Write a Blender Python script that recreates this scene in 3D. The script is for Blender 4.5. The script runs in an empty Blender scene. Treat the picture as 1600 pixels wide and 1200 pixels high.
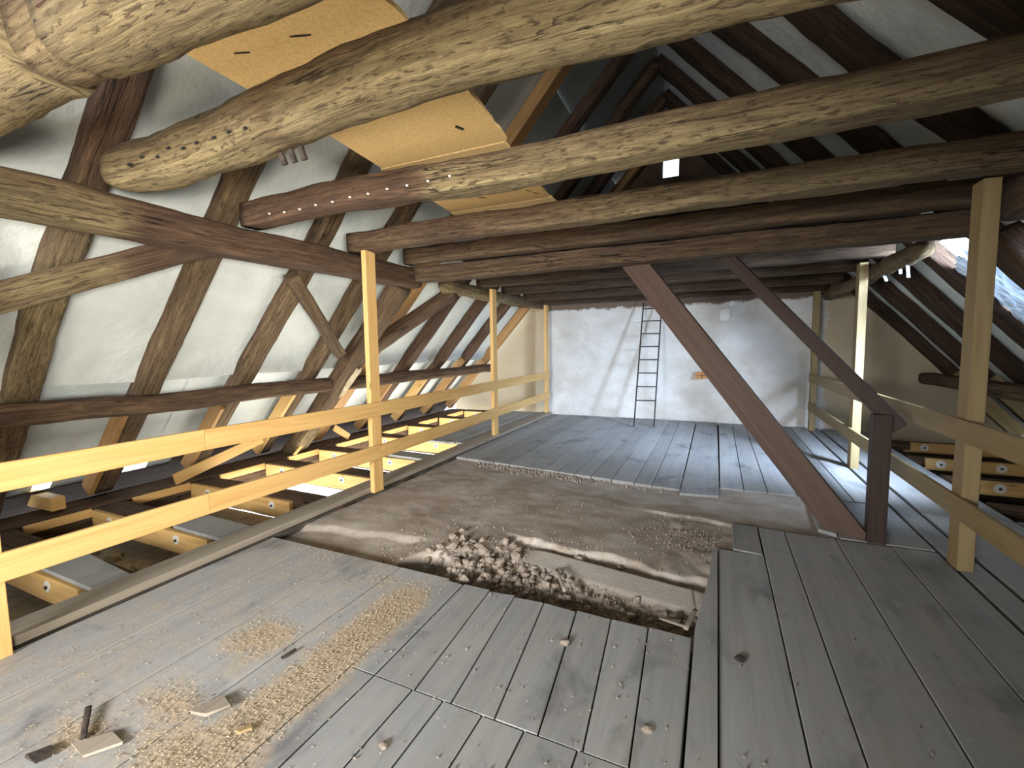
import bpy, bmesh, math, random
from mathutils import Vector, Matrix, noise
random.seed(7)
R = random.random
U = random.uniform
S = bpy.context.scene
COL = S.collection
PI = math.pi

# ------------------------------------------------------------------ camera
YAW, PITCH, ROLL, FPX = math.radians(-24.51), math.radians(-4.77), math.radians(-0.79), 702.8
cy, sy, cp, sp = math.cos(YAW), math.sin(YAW), math.cos(PITCH), math.sin(PITCH)
fwd = Vector((sy * cp, cy * cp, sp)); rt = Vector((cy, -sy, 0)); upv = rt.cross(fwd)
cr, sr = math.cos(ROLL), math.sin(ROLL)
rt2 = cr * rt + sr * upv; up2 = -sr * rt + cr * upv
cam = bpy.data.cameras.new('camera'); cam.sensor_width = 36; cam.lens = FPX / 1600 * 36
cam.clip_start = 0.05; cam.clip_end = 200
co = bpy.data.objects.new('camera', cam); COL.objects.link(co)
m = Matrix((rt2, up2, -fwd)).transposed().to_4x4(); m.translation = Vector((0, 0, 1.6))
co.matrix_world = m
S.camera = co

# ------------------------------------------------------------------ light
S.view_settings.view_transform = 'Standard'; S.view_settings.look = 'None'
S.view_settings.gamma = 1; S.view_settings.use_curve_mapping = False
S.view_settings.exposure = 0.0
S.cycles.max_bounces = 10; S.cycles.diffuse_bounces = 7; S.cycles.transmission_bounces = 6
S.cycles.sample_clamp_indirect = 6
W = bpy.data.worlds.new('sky'); S.world = W; W.use_nodes = True
bg = W.node_tree.nodes['Background']; bg.inputs['Color'].default_value = (.80, .90, 1, 1); bg.inputs['Strength'].default_value = 4.0

def area(name, loc, aim, sx, sy_, power, col, spread=180):
    l = bpy.data.lights.new(name, 'AREA'); l.shape = 'RECTANGLE'; l.size = sx; l.size_y = sy_
    l.energy = power; l.color = col; l.spread = math.radians(spread)
    o = bpy.data.objects.new(name, l); COL.objects.link(o); o.location = loc
    o.rotation_euler = (Vector(aim) - Vector(loc)).to_track_quat('-Z', 'Y').to_euler()
    return o
# added warm lamp near the floor behind the camera, lighting beams from below
area('low_rear_fill', (-2.4, -1.0, .06), (-3.5, 0.2, 2.0), 1.3, 1.1, 125, (1, .90, .72), 150)
# added lamp behind the camera, brightening the front floor; no window there
area('rear_floor_fill', (-2.1, -3.45, 1.75), (-2.0, 4.2, 0.6), 1.5, 1.1, 165, (.95, .96, 1), 72)
# added low lamp at an unseen right-slope opening, brightening the left membrane
area('rear_right_fill', (2.65, -1.75, 1.2), (-4.7, 3.1, 1.65), 1.3, 0.9, 120, (1, .95, .84), 64)
# blue skylight through the torn roof bay on the right
area('torn_roof_daylight', (3.1, 4.72, 2.40), (-1.6, 8.9, 0.0), 0.9, 1.1, 800, (.58, .74, 1), 90)
# lit storey below the open left eaves bay
area('lower_storey_light', (-4.9, 6.4, -.95), (-4.9, 6.4, 1), 1.7, 7.0, 200, (1, .83, .56))
area('lower_storey_light_near', (-4.3, 2.75, -.75), (-4.9, 2.75, 1), .5, 1.2, 26, (1, .88, .66))

# ------------------------------------------------------------------ materials
def newmat(name):
    mt = bpy.data.materials.new(name); mt.use_nodes = True
    nt = mt.node_tree
    for n in list(nt.nodes): nt.nodes.remove(n)
    out = nt.nodes.new('ShaderNodeOutputMaterial'); b = nt.nodes.new('ShaderNodeBsdfPrincipled')
    nt.links.new(b.outputs[0], out.inputs[0])
    b.inputs['Roughness'].default_value = .85
    b.inputs['Specular IOR Level'].default_value = .25
    return mt, nt, b
class N:
    def __init__(s, nt): s.nt = nt
    def L(s, a, b): s.nt.links.new(a, b)
    def node(s, t, **k):
        n = s.nt.nodes.new(t)
        for a, v in k.items(): setattr(n, a, v)
        return n
    def uv(s, randomise=True):
        u = s.node('ShaderNodeUVMap'); u.uv_map = 'UVMap'
        if not randomise: return u.outputs[0]
        oi = s.node('ShaderNodeObjectInfo')
        mu = s.node('ShaderNodeMath', operation='MULTIPLY'); mu.inputs[1].default_value = 57.3
        s.L(oi.outputs['Random'], mu.inputs[0])
        ad = s.node('ShaderNodeVectorMath', operation='ADD')
        s.L(u.outputs[0], ad.inputs[0]); s.L(mu.outputs[0], ad.inputs[1])
        return ad.outputs[0]
    def geo(s):
        g = s.node('ShaderNodeNewGeometry'); return g.outputs['Position']
    def noise(s, vec, scale, sc3=(1, 1, 1), detail=5, rough=.6, dist=0):
        mp = s.node('ShaderNodeMapping'); mp.inputs['Scale'].default_value = sc3
        s.L(vec, mp.inputs[0])
        n = s.node('ShaderNodeTexNoise'); n.inputs['Scale'].default_value = scale
        n.inputs['Detail'].default_value = detail; n.inputs['Roughness'].default_value = rough
        n.inputs['Distortion'].default_value = dist
        s.L(mp.outputs[0], n.inputs['Vector'])
        return n.outputs['Fac']
    def ramp(s, fac, stops):
        r = s.node('ShaderNodeValToRGB')
        el = r.color_ramp.elements
        while len(el) < len(stops): el.new(.5)
        for e, (p, c) in zip(el, stops):
            e.position = p; e.color = (*c, 1) if len(c) == 3 else c
        s.L(fac, r.inputs[0]); return r.outputs[0]
    def step(s, fac, a, b):
        mr = s.node('ShaderNodeMapRange'); mr.inputs['From Min'].default_value = a; mr.inputs['From Max'].default_value = b
        mr.clamp = True; s.L(fac, mr.inputs['Value']); return mr.outputs[0]
    def math(s, op, a, b):
        n = s.node('ShaderNodeMath', operation=op)
        for i, v in ((0, a), (1, b)):
            if isinstance(v, (int, float)): n.inputs[i].default_value = v
            else: s.L(v, n.inputs[i])
        return n.outputs[0]
    def mix(s, fac, a, b, mode='MIX'):
        n = s.node('ShaderNodeMix', data_type='RGBA', blend_type=mode)
        for i, v in ((0, fac), (6, a), (7, b)):
            if isinstance(v, (int, float)): n.inputs[i].default_value = v
            elif isinstance(v, tuple): n.inputs[i].default_value = (*v, 1)
            else: s.L(v, n.inputs[i])
        return n.outputs[2]
    def bump(s, h, b, strength=.5, dist=.01):
        n = s.node('ShaderNodeBump'); n.inputs['Strength'].default_value = strength; n.inputs['Distance'].default_value = dist
        s.L(h, n.inputs['Height']); s.L(n.outputs[0], b.inputs['Normal'])
    def attr(s, name):
        a = s.node('ShaderNodeAttribute'); a.attribute_name = name; return a.outputs['Fac']

def mat_old(name='old_timber', k=1.0):
    mt, nt, b = newmat(name); n = N(nt); uv = n.uv()
    g1 = n.noise(uv, 1, (2.4, 30, 1), 8, .70, .5)
    g2 = n.noise(uv, 1, (7, 120, 1), 5, .65)
    bl = n.noise(uv, 1, (1.3, 4, 1), 3, .5)
    fl = n.noise(uv, 1, (13, 52, 1), 4, .62, .4)
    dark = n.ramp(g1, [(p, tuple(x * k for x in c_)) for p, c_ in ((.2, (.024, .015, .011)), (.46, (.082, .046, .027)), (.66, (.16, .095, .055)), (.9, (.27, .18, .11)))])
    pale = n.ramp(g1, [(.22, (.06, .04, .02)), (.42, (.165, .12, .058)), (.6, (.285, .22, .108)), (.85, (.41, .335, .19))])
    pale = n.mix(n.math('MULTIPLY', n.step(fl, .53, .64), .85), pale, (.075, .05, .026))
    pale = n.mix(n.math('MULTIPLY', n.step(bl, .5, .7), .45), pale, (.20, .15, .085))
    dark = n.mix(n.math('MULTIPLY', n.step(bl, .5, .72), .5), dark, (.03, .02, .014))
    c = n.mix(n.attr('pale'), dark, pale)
    c = n.mix(n.math('MULTIPLY', n.step(g2, .56, .70), .6), c, (.03, .02, .012))
    cr = n.noise(uv, 1, (.45, 7, 1), 4, .55, .2)
    ck = n.math('SUBTRACT', 1, n.step(n.math('ABSOLUTE', n.math('SUBTRACT', cr, .5), 0), .002, .007))
    ck = n.math('MULTIPLY', ck, n.step(n.noise(uv, 1, (.7, 2, 1), 2, .5), .45, .6))
    c = n.mix(n.math('MULTIPLY', ck, .9), c, (.012, .009, .006))
    n.L(c, b.inputs['Base Color'])
    h = n.math('ADD', n.math('MULTIPLY', g1, 1.0), n.math('MULTIPLY', g2, .35))
    h = n.math('SUBTRACT', h, ck)
    h = n.math('SUBTRACT', h, n.math('MULTIPLY', n.step(fl, .58, .7), .25))
    n.bump(h, b, 1.0, .028)
    return mt
def mat_pine(name, base, dk, grey=0.0):
    mt, nt, b = newmat(name); n = N(nt); uv = n.uv()
    g1 = n.noise(uv, 1, (.8, 16, 1), 5, .6, 1.0)
    g2 = n.noise(uv, 1, (4, 130, 1), 3, .6)
    c = n.ramp(g1, [(.25, dk), (.55, base), (.8, tuple(min(1, x * 1.12) for x in base))])
    c = n.mix(n.math('MULTIPLY', n.step(g2, .55, .75), .35), c, tuple(x * .8 for x in dk))
    # knots
    mp = n.node('ShaderNodeMapping'); mp.inputs['Scale'].default_value = (1.5, 6, 1); n.L(uv, mp.inputs[0])
    v = n.node('ShaderNodeTexVoronoi'); v.inputs['Scale'].default_value = 1.0; n.L(mp.outputs[0], v.inputs['Vector'])
    k = n.math('SUBTRACT', 1, n.step(v.outputs['Distance'], .03, .09))
    c = n.mix(n.math('MULTIPLY', k, .8), c, (.14, .05, .018))
    n.L(c, b.inputs['Base Color']); b.inputs['Roughness'].default_value = .6
    n.bump(n.math('ADD', g1, n.math('MULTIPLY', g2, .5)), b, .25, .004)
    return mt
def mat_plank():
    mt, nt, b = newmat('grey_plank'); n = N(nt); uv = n.uv(); P = n.geo()
    oi = n.node('ShaderNodeObjectInfo')
    g1 = n.noise(uv, 1, (1.0, 18, 1), 6, .62, .5)
    g2 = n.noise(uv, 1, (3.5, 120, 1), 4, .6)
    c = n.ramp(g1, [(.2, (.195, .20, .197)), (.5, (.25, .255, .252)), (.8, (.30, .303, .30))])
    tone = n.math('ADD', .88, n.math('MULTIPLY', oi.outputs['Random'], .24))
    tc = n.node('ShaderNodeCombineColor')
    for i in range(3): n.L(tone, tc.inputs[i])
    c = n.mix(1.0, c, tc.outputs[0], 'MULTIPLY')
    c = n.mix(n.math('MULTIPLY', n.step(g2, .6, .75), .22), c, (.09, .085, .08))
    # dark oily stains and pale dust smears, world-fixed
    st = n.noise(P, 1, (2.6, 1.8, 1), 4, .6, .6)
    c = n.mix(n.math('MULTIPLY', n.step(st, .55, .70), .6), c, (.055, .055, .062))
    sm = n.noise(P, 1, (5, 2.2, 1), 5, .65)
    c = n.mix(n.math('MULTIPLY', n.step(sm, .42, .72), .5), c, (.33, .30, .25))
    sk = n.noise(P, 1, (26, 18, 1), 3, .6)
    c = n.mix(n.math('MULTIPLY', n.step(sk, .68, .73), .45), c, (.09, .08, .07))
    c = n.mix(n.math('MULTIPLY', n.step(n.noise(P, 1, (38, 30, 1), 2, .5), .72, .75), .5), c, (.5, .47, .42))
    # drifted sawdust and dirt (vertex mask on the boards it lies on)
    d = n.attr('dust'); dn = n.noise(P, 1, (9, 7, 1), 6, .7)
    dm = n.step(n.math('ADD', d, n.math('MULTIPLY', n.math('SUBTRACT', dn, .5), .9)), .35, .75)
    dc = n.ramp(n.noise(P, 1, (30, 30, 1), 4, .7), [(.3, (.29, .215, .135)), (.7, (.48, .39, .265))])
    c = n.mix(n.math('MULTIPLY', dm, .85), c, dc)
    n.L(c, b.inputs['Base Color']); b.inputs['Roughness'].default_value = .72
    h = n.math('ADD', n.math('MULTIPLY', g1, .7), n.math('MULTIPLY', g2, .4))
    h = n.math('ADD', h, n.math('MULTIPLY', n.math('MULTIPLY', dm, n.noise(P, 1, (90, 90, 40), 4, .75)), 2.0))
    n.bump(h, b, .35, .004)
    return mt
def mat_noise(name, stops, scale=6, bumps=((40, .3),), rough=.9, extra=None, dist=.01):
    mt, nt, b = newmat(name); n = N(nt); P = n.geo()
    f = n.noise(P, scale, (1, 1, 1), 7, .65, .2)
    c = n.ramp(f, stops)
    if extra: c = extra(n, P, c)
    n.L(c, b.inputs['Base Color']); b.inputs['Roughness'].default_value = rough
    h = None
    for s, w in bumps:
        x = n.math('MULTIPLY', n.noise(P, s, (1, 1, 1), 5, .65), w)
        h = x if h is None else n.math('ADD', h, x)
    n.bump(h, b, .8, dist)
    return mt
OLD = mat_old()
OLD_DARK = mat_old('dark_timber', .5)  # old timber with a darker ramp, for right rafters, loft and rear beams
BROWN = mat_old('brown_timber', .72)
PINE = mat_pine('fresh_pine', (.59, .375, .145), (.48, .265, .08))
HONEY = mat_pine('aged_pine', (.36, .205, .08), (.26, .135, .05))
WEATH = mat_pine('weathered_board', (.27, .235, .185), (.18, .15, .115))
PINE_DIM = mat_pine('dim_pine', (.27, .20, .095), (.20, .135, .058))  # darkened pine: the right railing's dimmer light is put into the colour
STAIR = mat_pine('stained_board', (.088, .055, .039), (.058, .034, .024))
RAILD = mat_pine('dark_stained_rail', (.045, .028, .022), (.028, .018, .014))
PLANK = mat_plank()
def ex_mem(n, P, c):
    s1 = n.noise(P, 1, (1.1, 1.1, 3.5), 4, .6)
    c = n.mix(n.math('MULTIPLY', n.step(s1, .5, .8), .35), c, (.36, .38, .37))
    return c
MEMB = mat_noise('roof_membrane', [(.3, (.50, .53, .51)), (.7, (.62, .65, .62))], 1.6, ((1.6, 1.0), (5, .10)), .7, ex_mem, .05)
def ex_pl(n, P, c):
    s1 = n.noise(P, 1, (1.2, 1, 1.6), 6, .65, .4)
    c = n.mix(n.math('MULTIPLY', n.step(s1, .44, .72), .7), c, (.40, .36, .29))
    s2 = n.noise(P, 1, (5, 5, 7), 5, .7)
    c = n.mix(n.math('MULTIPLY', n.step(s2, .66, .72), .45), c, (.26, .22, .17))
    sep = n.node('ShaderNodeSeparateXYZ'); n.L(P, sep.inputs[0])
    # plaster is missing along the top edge; yellower towards the eaves
    e = n.math('ADD', sep.outputs[2], n.math('MULTIPLY', n.noise(P, 1, (3.5, 3, 3), 6, .7), .30))
    c = n.mix(n.step(e, 2.56, 2.60), c, (.14, .10, .07))
    e2 = n.math('ADD', n.math('ABSOLUTE', n.math('ADD', sep.outputs[0], .95), 0), n.math('MULTIPLY', n.noise(P, 1, (3, 3, 2.2), 6, .7), .5))
    c = n.mix(n.math('MULTIPLY', n.step(e2, 2.98, 3.06), .8), c, (.43, .34, .20))
    return c
PLASTER = mat_noise('lime_plaster', [(.3, (.52, .505, .47)), (.7, (.64, .63, .60))], 2.2, ((5, .8), (28, .3), (90, .1)), .92, ex_pl, .03)
BRICKY = mat_noise('bare_masonry', [(.3, (.07, .045, .03)), (.7, (.15, .10, .07))], 3, ((8, .6), (40, .3)), .95, None, .03)
def ex_earth(n, P, c):
    c = n.mix(n.attr('edge'), c, (.43, .39, .335))
    return n.mix(n.math('MULTIPLY', n.attr('smooth'), .7), c, (.29, .265, .23))
EARTH = mat_noise('dry_clay', [(.25, (.205, .165, .122)), (.48, (.30, .255, .205)), (.72, (.43, .39, .335))], 2.2, ((14, .5), (60, .5), (160, .25)), .95, ex_earth, .012)
RUB = mat_noise('clay_lump', [(.3, (.16, .128, .098)), (.7, (.30, .25, .20))], 14, ((60, .5),), .95)
INFILL = mat_noise('straw_clay', [(.3, (.33, .26, .155)), (.7, (.60, .52, .36))], 8, ((14, 1.0), (50, .4)), .95, None, .03)
DARKF = mat_noise('dark_subfloor', [(.3, (.035, .03, .025)), (.7, (.08, .07, .06))], 6, ((30, .5),), .95)
OSB = mat_noise('chipboard', [(.3, (.55, .36, .145)), (.5, (.66, .45, .20)), (.7, (.74, .53, .26))], 70, ((120, .4),), .8, None, .003)
IRON = mat_noise('dark_iron', [(.3, (.015, .014, .014)), (.7, (.035, .03, .028))], 20, ((60, .3),), .6)
WASH = mat_noise('zinc_washer', [(.3, (.62, .60, .54)), (.7, (.75, .73, .66))], 20, ((60, .1),), .45)
WHITE = mat_noise('white_plaster', [(.3, (.70, .68, .63)), (.7, (.80, .78, .74))], 8, ((30, .3),), .9)
DUSTM = mat_noise('sawdust', [(.3, (.21, .15, .095)), (.7, (.36, .285, .19))], 40, ((80, .3),), .95)
BARK = mat_noise('bark', [(.3, (.02, .016, .013)), (.7, (.06, .045, .035))], 20, ((60, .5),), .95)
BRICK = mat_noise('orange_brick', [(.3, (.40, .19, .07)), (.7, (.55, .30, .12))], 14, ((40, .5),), .95)
def mat_foil():
    mt, nt, b = newmat('crumpled_film'); n = N(nt)
    out = nt.nodes['Material Output']
    b.inputs['Base Color'].default_value = (.62, .70, .78, 1); b.inputs['Roughness'].default_value = .25; b.inputs['Metallic'].default_value = .35
    t = n.node('ShaderNodeBsdfTranslucent'); t.inputs[0].default_value = (.62, .74, .88, 1)
    mx = n.node('ShaderNodeMixShader'); mx.inputs[0].default_value = .035
    P = n.geo(); n.bump(n.noise(P, 9, (1, 1, 1), 6, .7, 1.0), b, 1.0, .06)
    n.L(b.outputs[0], mx.inputs[1]); n.L(t.outputs[0], mx.inputs[2]); n.L(mx.outputs[0], out.inputs[0])
    return mt
FOIL = mat_foil()
def mat_glass():
    mt, nt, b = newmat('window_glass'); n = N(nt); out = nt.nodes['Material Output']
    b.inputs['Roughness'].default_value = .05; b.inputs['Base Color'].default_value = (.8, .9, 1, 1)
    t = n.node('ShaderNodeBsdfTransparent'); mx = n.node('ShaderNodeMixShader'); mx.inputs[0].default_value = .06
    n.L(t.outputs[0], mx.inputs[1]); n.L(b.outputs[0], mx.inputs[2]); n.L(mx.outputs[0], out.inputs[0])
    return mt
GLASS = mat_glass()

# ------------------------------------------------------------------ object helpers
def finish(name, verts, faces, mat, parent=None, uvs=None, attrs=None, smooth=False, origin=None):
    vs = [Vector(v) for v in verts]
    lo = Vector([min(v[i] for v in vs) for i in range(3)]); hi = Vector([max(v[i] for v in vs) for i in range(3)])
    o0 = Vector(origin) if origin else Vector(((lo.x + hi.x) / 2, (lo.y + hi.y) / 2, lo.z))
    me = bpy.data.meshes.new(name)
    me.from_pydata([v - o0 for v in vs], [], faces); me.materials.append(mat)
    ul = me.uv_layers.new(name='UVMap')
    if uvs:
        for p in me.polygons:
            for li, uvc in zip(p.loop_indices, uvs[p.index]): ul.data[li].uv = uvc
    if attrs:
        for an, vals in attrs.items():
            a = me.attributes.new(an, 'FLOAT', 'POINT'); a.data.foreach_set('value', vals)
    if smooth:
        me.polygons.foreach_set('use_smooth', [True] * len(me.polygons))
    me.update()
    o = bpy.data.objects.new(name, me); COL.objects.link(o)
    if parent is not None:
        o.parent = parent; o.location = o0 - wloc(parent)
    else: o.location = o0
    return o
def wloc(o):
    v = Vector(o.location)
    while o.parent: o = o.parent; v = v + Vector(o.location)
    return v
def tag(o, label, cat, group=None, kind=None):
    if label: o['label'] = label
    if cat: o['category'] = cat
    if group: o['group'] = group
    if kind: o['kind'] = kind
    return o
def empty(name, loc=(0, 0, 0), parent=None):
    o = bpy.data.objects.new(name, None); COL.objects.link(o); o.empty_display_size = .1
    o.location = loc
    if parent: o.parent = parent; o.location = Vector(loc) - wloc(parent)
    return o
def thing(name, label, cat, loc=(0, 0, 0), group=None):
    return tag(empty(name, loc), label, cat, group)

def smoothstep(a, b, x):
    t = min(1, max(0, (x - a) / (b - a)))
    return t * t * (3 - 2 * t)
def timber_geo(p0, p1, w, h, seg=None, jit=.006, exp=5, npt=16, up=(0, 0, 1), wig=.01, r0=0, r1=0, seed=None, taper=1.0, pale=None):
    p0, p1 = Vector(p0), Vector(p1); ax = p1 - p0; Ln = ax.length; ax.normalize()
    side = ax.cross(Vector(up)).normalized(); uu = side.cross(ax)
    sd = seed if seed is not None else U(0, 500)
    seg = seg or max(3, int(Ln / .09))
    V, F, UVs, PA = [], [], [], []
    ts = [i / seg for i in range(seg + 1)]
    per = [0]; prof = []
    for k in range(npt):
        a = 2 * PI * (k + .5) / npt
        c, s = math.cos(a), math.sin(a)
        prof.append((w / 2 * math.copysign(abs(c) ** (2 / exp), c), h / 2 * math.copysign(abs(s) ** (2 / exp), s)))
    for k in range(npt):
        a, b = prof[k], prof[(k + 1) % npt]; per.append(per[-1] + math.hypot(a[0] - b[0], a[1] - b[1]))
    for i, t in enumerate(ts):
        sl = t * Ln
        sc = 1 + (taper - 1) * t
        e = 1.0
        if r0 and sl < r0: e = math.sqrt(max(0.12, 1 - ((r0 - sl) / r0) ** 2))
        if r1 and Ln - sl < r1: e = math.sqrt(max(0.12, 1 - ((r1 - Ln + sl) / r1) ** 2))
        c = p0 + ax * sl + side * (noise.noise((sd, sl * .6, 0)) * wig) + uu * (noise.noise((sd, sl * .6, 9)) * wig)
        for k, (x, y) in enumerate(prof):
            d = Vector((x, y)).normalized()
            nz = noise.noise((sd + d.x * 1.7, d.y * 1.7, sl * 2.6)) * jit + noise.noise((sd + d.x * 5, d.y * 5, sl * 9)) * jit * .45
            V.append(c + side * (x * sc * e + d.x * nz) + uu * (y * sc * e + d.y * nz))
            PA.append(pale(t, sl, k) * (1 - .75 * smoothstep(-.45, .55, math.sin(2 * PI * (k + .5) / npt))) if pale else 0.0)  # pale fades upwards: browner top faces plus painted-in light from below
    for i in range(seg):
        for k in range(npt):
            k2 = (k + 1) % npt
            F.append((i * npt + k, i * npt + k2, (i + 1) * npt + k2, (i + 1) * npt + k))
            u0, u1 = ts[i] * Ln, ts[i + 1] * Ln
            UVs.append(((u0, per[k]), (u0, per[k + 1]), (u1, per[k + 1]), (u1, per[k])))
    F.append(tuple(reversed(range(npt)))); UVs.append(tuple((prof[k][0] * .3, prof[k][1]) for k in reversed(range(npt))))
    F.append(tuple(seg * npt + k for k in range(npt))); UVs.append(tuple((prof[k][0] * .3, prof[k][1]) for k in range(npt)))
    return V, F, UVs, PA
def timber(name, p0, p1, w, h, mat=None, parent=None, origin=None, **kw):
    V, F, UV, PA = timber_geo(p0, p1, w, h, **kw)
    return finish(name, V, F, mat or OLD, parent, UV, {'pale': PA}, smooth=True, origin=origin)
def board(name, p0, p1, w, h, mat, parent=None, up=(0, 0, 1), ch=.003):
    """sawn board from p0 to p1: w across, h along up"""
    p0, p1 = Vector(p0), Vector(p1); ax = (p1 - p0); Ln = ax.length; ax.normalize()
    side = ax.cross(Vector(up)).normalized(); uu = side.cross(ax)
    a, b = w / 2, h / 2
    ch = min(ch, a * .6, b * .6)
    prof = [(a, -b + ch), (a, b - ch), (a - ch, b), (-a + ch, b), (-a, b - ch), (-a, -b + ch), (-a + ch, -b), (a - ch, -b)]
    V, F, UVs = [], [], []
    per = [0]
    for k in range(8): per.append(per[-1] + math.hypot(prof[k][0] - prof[(k + 1) % 8][0], prof[k][1] - prof[(k + 1) % 8][1]))
    for i in (0, 1):
        for x, y in prof: V.append(p0 + ax * Ln * i + side * x + uu * y)
    for k in range(8):
        k2 = (k + 1) % 8
        F.append((k, k2, 8 + k2, 8 + k)); UVs.append(((0, per[k]), (0, per[k + 1]), (Ln, per[k + 1]), (Ln, per[k])))
    F.append(tuple(reversed(range(8)))); UVs.append(tuple((prof[k][0], prof[k][1] * .2) for k in reversed(range(8))))
    F.append(tuple(8 + k for k in range(8))); UVs.append(tuple((prof[k][0], prof[k][1] * .2) for k in range(8)))
    return finish(name, V, F, mat, parent, UVs)
def slab(name, pts, z0, z1, mat, parent=None, ch=.004, dust=None, sub=1, tilt=0):
    """floor board: polygon pts (ccw, 4 corners; long side 0-3 / 1-2), optional subdivision along its length for the dust mask"""
    A, B, C, D = [Vector((p[0], p[1], 0)) for p in pts]
    V, F, UVs, DU = [], [], [], []
    rows = sub + 1
    nx = 4 if sub > 1 else 1
    def prow(t, inset):
        l = A.lerp(D, t); r = B.lerp(C, t); d = (r - l).normalized()
        l = l + d * inset; r = r - d * inset
        return l, r
    W_ = (B - A).length
    idx = {}
    for i in range(rows):
        t = i / sub
        tt = min(max(t, 0.0006), .9994)
        l, r = prow(tt, ch); lo, ro = prow(tt, 0)
        zz = z1 + tilt * (t - .5)
        ring = [(lo, z0), (lo, zz - ch)] + [(l.lerp(r, k / nx), zz) for k in range(nx + 1)] + [(ro, zz - ch), (ro, z0)]
        for p, z in ring:
            V.append((p.x, p.y, z)); DU.append(dust(p.x, p.y) if dust else 0.0)
    n = nx + 5
    for i in range(sub):
        for k in range(n - 1):
            F.append((i * n + k, i * n + k + 1, (i + 1) * n + k + 1, (i + 1) * n + k))
            UVs.append(tuple((V[j][1], V[j][0] + V[j][2]) for j in F[-1]))
    F.append(tuple(reversed(range(n)))); UVs.append(tuple((V[j][1] + V[j][2], V[j][0]) for j in F[-1]))
    F.append(tuple((rows - 1) * n + k for k in range(n))); UVs.append(tuple((V[j][1] + V[j][2], V[j][0]) for j in F[-1]))
    F = [tuple(reversed(f)) for f in F]; UVs = [tuple(reversed(u)) for u in UVs]
    return finish(name, V, F, mat, parent, UVs, {'dust': DU})
def box(name, lo, hi, mat, parent=None):
    (x0, y0, z0), (x1, y1, z1) = lo, hi
    V = [(x0, y0, z0), (x1, y0, z0), (x1, y1, z0), (x0, y1, z0), (x0, y0, z1), (x1, y0, z1), (x1, y1, z1), (x0, y1, z1)]
    F = [(0, 3, 2, 1), (4, 5, 6, 7), (0, 1, 5, 4), (1, 2, 6, 5), (2, 3, 7, 6), (3, 0, 4, 7)]
    UVs = [tuple((V[j][1] + V[j][2] * .5, V[j][0] + V[j][2]) for j in f) for f in F]
    return finish(name, V, F, mat, parent, UVs)
def disc(name, c, nrm, r, th, mat, parent=None, n=14):
    nrm = Vector(nrm).normalized(); a = nrm.orthogonal().normalized(); b = nrm.cross(a); c = Vector(c)
    V = [c + a * r * math.cos(2 * PI * k / n) + b * r * math.sin(2 * PI * k / n) + nrm * z for z in (0, th) for k in range(n)]
    F = [(k, (k + 1) % n, n + (k + 1) % n, n + k) for k in range(n)] + [tuple(reversed(range(n))), tuple(range(n, 2 * n))]
    return finish(name, V, F, mat, parent)

# ------------------------------------------------------------------ roof planes
SL = 1.1
XR = -0.93
def zroof(x, side): return SL * (x + 6.25) if side == 'L' else SL * (4.39 - x)
def xroof(z, side): return z / SL - 6.25 if side == 'L' else 4.39 - z / SL
NL = Vector((-SL, 0, 1)).normalized(); NR = Vector((SL, 0, 1)).normalized()   # outward normals
def onroof(z, y, side, off=0.0):
    return Vector((xroof(z, side), y, z)) + (NL if side == 'L' else NR) * off

# ------------------------------------------------------------------ ceiling: lapped membrane sheets + loft planks
ceiling = empty('ceiling'); ceiling['kind'] = 'structure'
def sheet(side, y0, y1, z0, z1, off, seedv):
    """slightly slack membrane sheet lying on top of the rafters"""
    ny = max(2, int((y1 - y0) / .16)); nz = max(2, int((z1 - z0) / .08))
    V, F = [], []
    for i in range(nz + 1):
        for j in range(ny + 1):
            z = z0 + (z1 - z0) * i / nz; y = y0 + (y1 - y0) * j / ny
            d = noise.noise((y * 1.3 + seedv, z * .9, seedv)) * .02 + noise.noise((y * .8, z * 3.1 + seedv, 3)) * .012
            if z0 == lap: d -= .055 * smoothstep(z0 + .22, z0, z)      # lower edge of the upper course sags inwards over the lap
            V.append(onroof(z, y, side, off + d))
    for i in range(nz):
        for j in range(ny):
            a = i * (ny + 1) + j
            F.append((a, a + 1, a + ny + 2, a + ny + 1))
    return finish('membrane_sheet', V, F, MEMB, ceiling, smooth=True)
ZTOP = 6.03
lap = 1.22
OFF = .185
# left slope: three courses, the upper ones lap inside the lower one
for a_, b_, z_ in ((-3.6, 2.05, -.22), (2.05, 2.24, .2), (2.24, 2.80, -.22), (2.80, 3.13, .2), (3.13, 10.2, -.22)):
    sheet('L', a_ - .02, b_ + .02, z_, lap + .06, OFF + (.085 if z_ > 0 else .075), 1)
sheet('L', -3.6, 10.2, lap, 4.82, OFF, 2)
sheet('L', -3.6, 10.2, 4.78, ZTOP + .05, OFF + .03, 3)
# right slope, with an opening at a torn bay and one added behind the camera for the rear lamp
for (a, b, z0, z1, o) in ((-3.6, -2.7, -.2, ZTOP, 0), (-2.7, -.8, 2.25, ZTOP, 0), (-2.7, -.8, -.2, .45, .0), (-.8, 4.68, -.2, ZTOP, 0),
                          (4.68, 5.55, 2.22, ZTOP, .0), (5.55, 6.6, 2.56, ZTOP, .0), (4.68, 6.6, -.2, 1.0, .0), (6.6, 10.2, -.2, 1.12, .035), (6.6, 10.2, 1.06, ZTOP + .05, 0)):
    sheet('R', a, b, z0, z1, OFF + o, a + z0)
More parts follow.
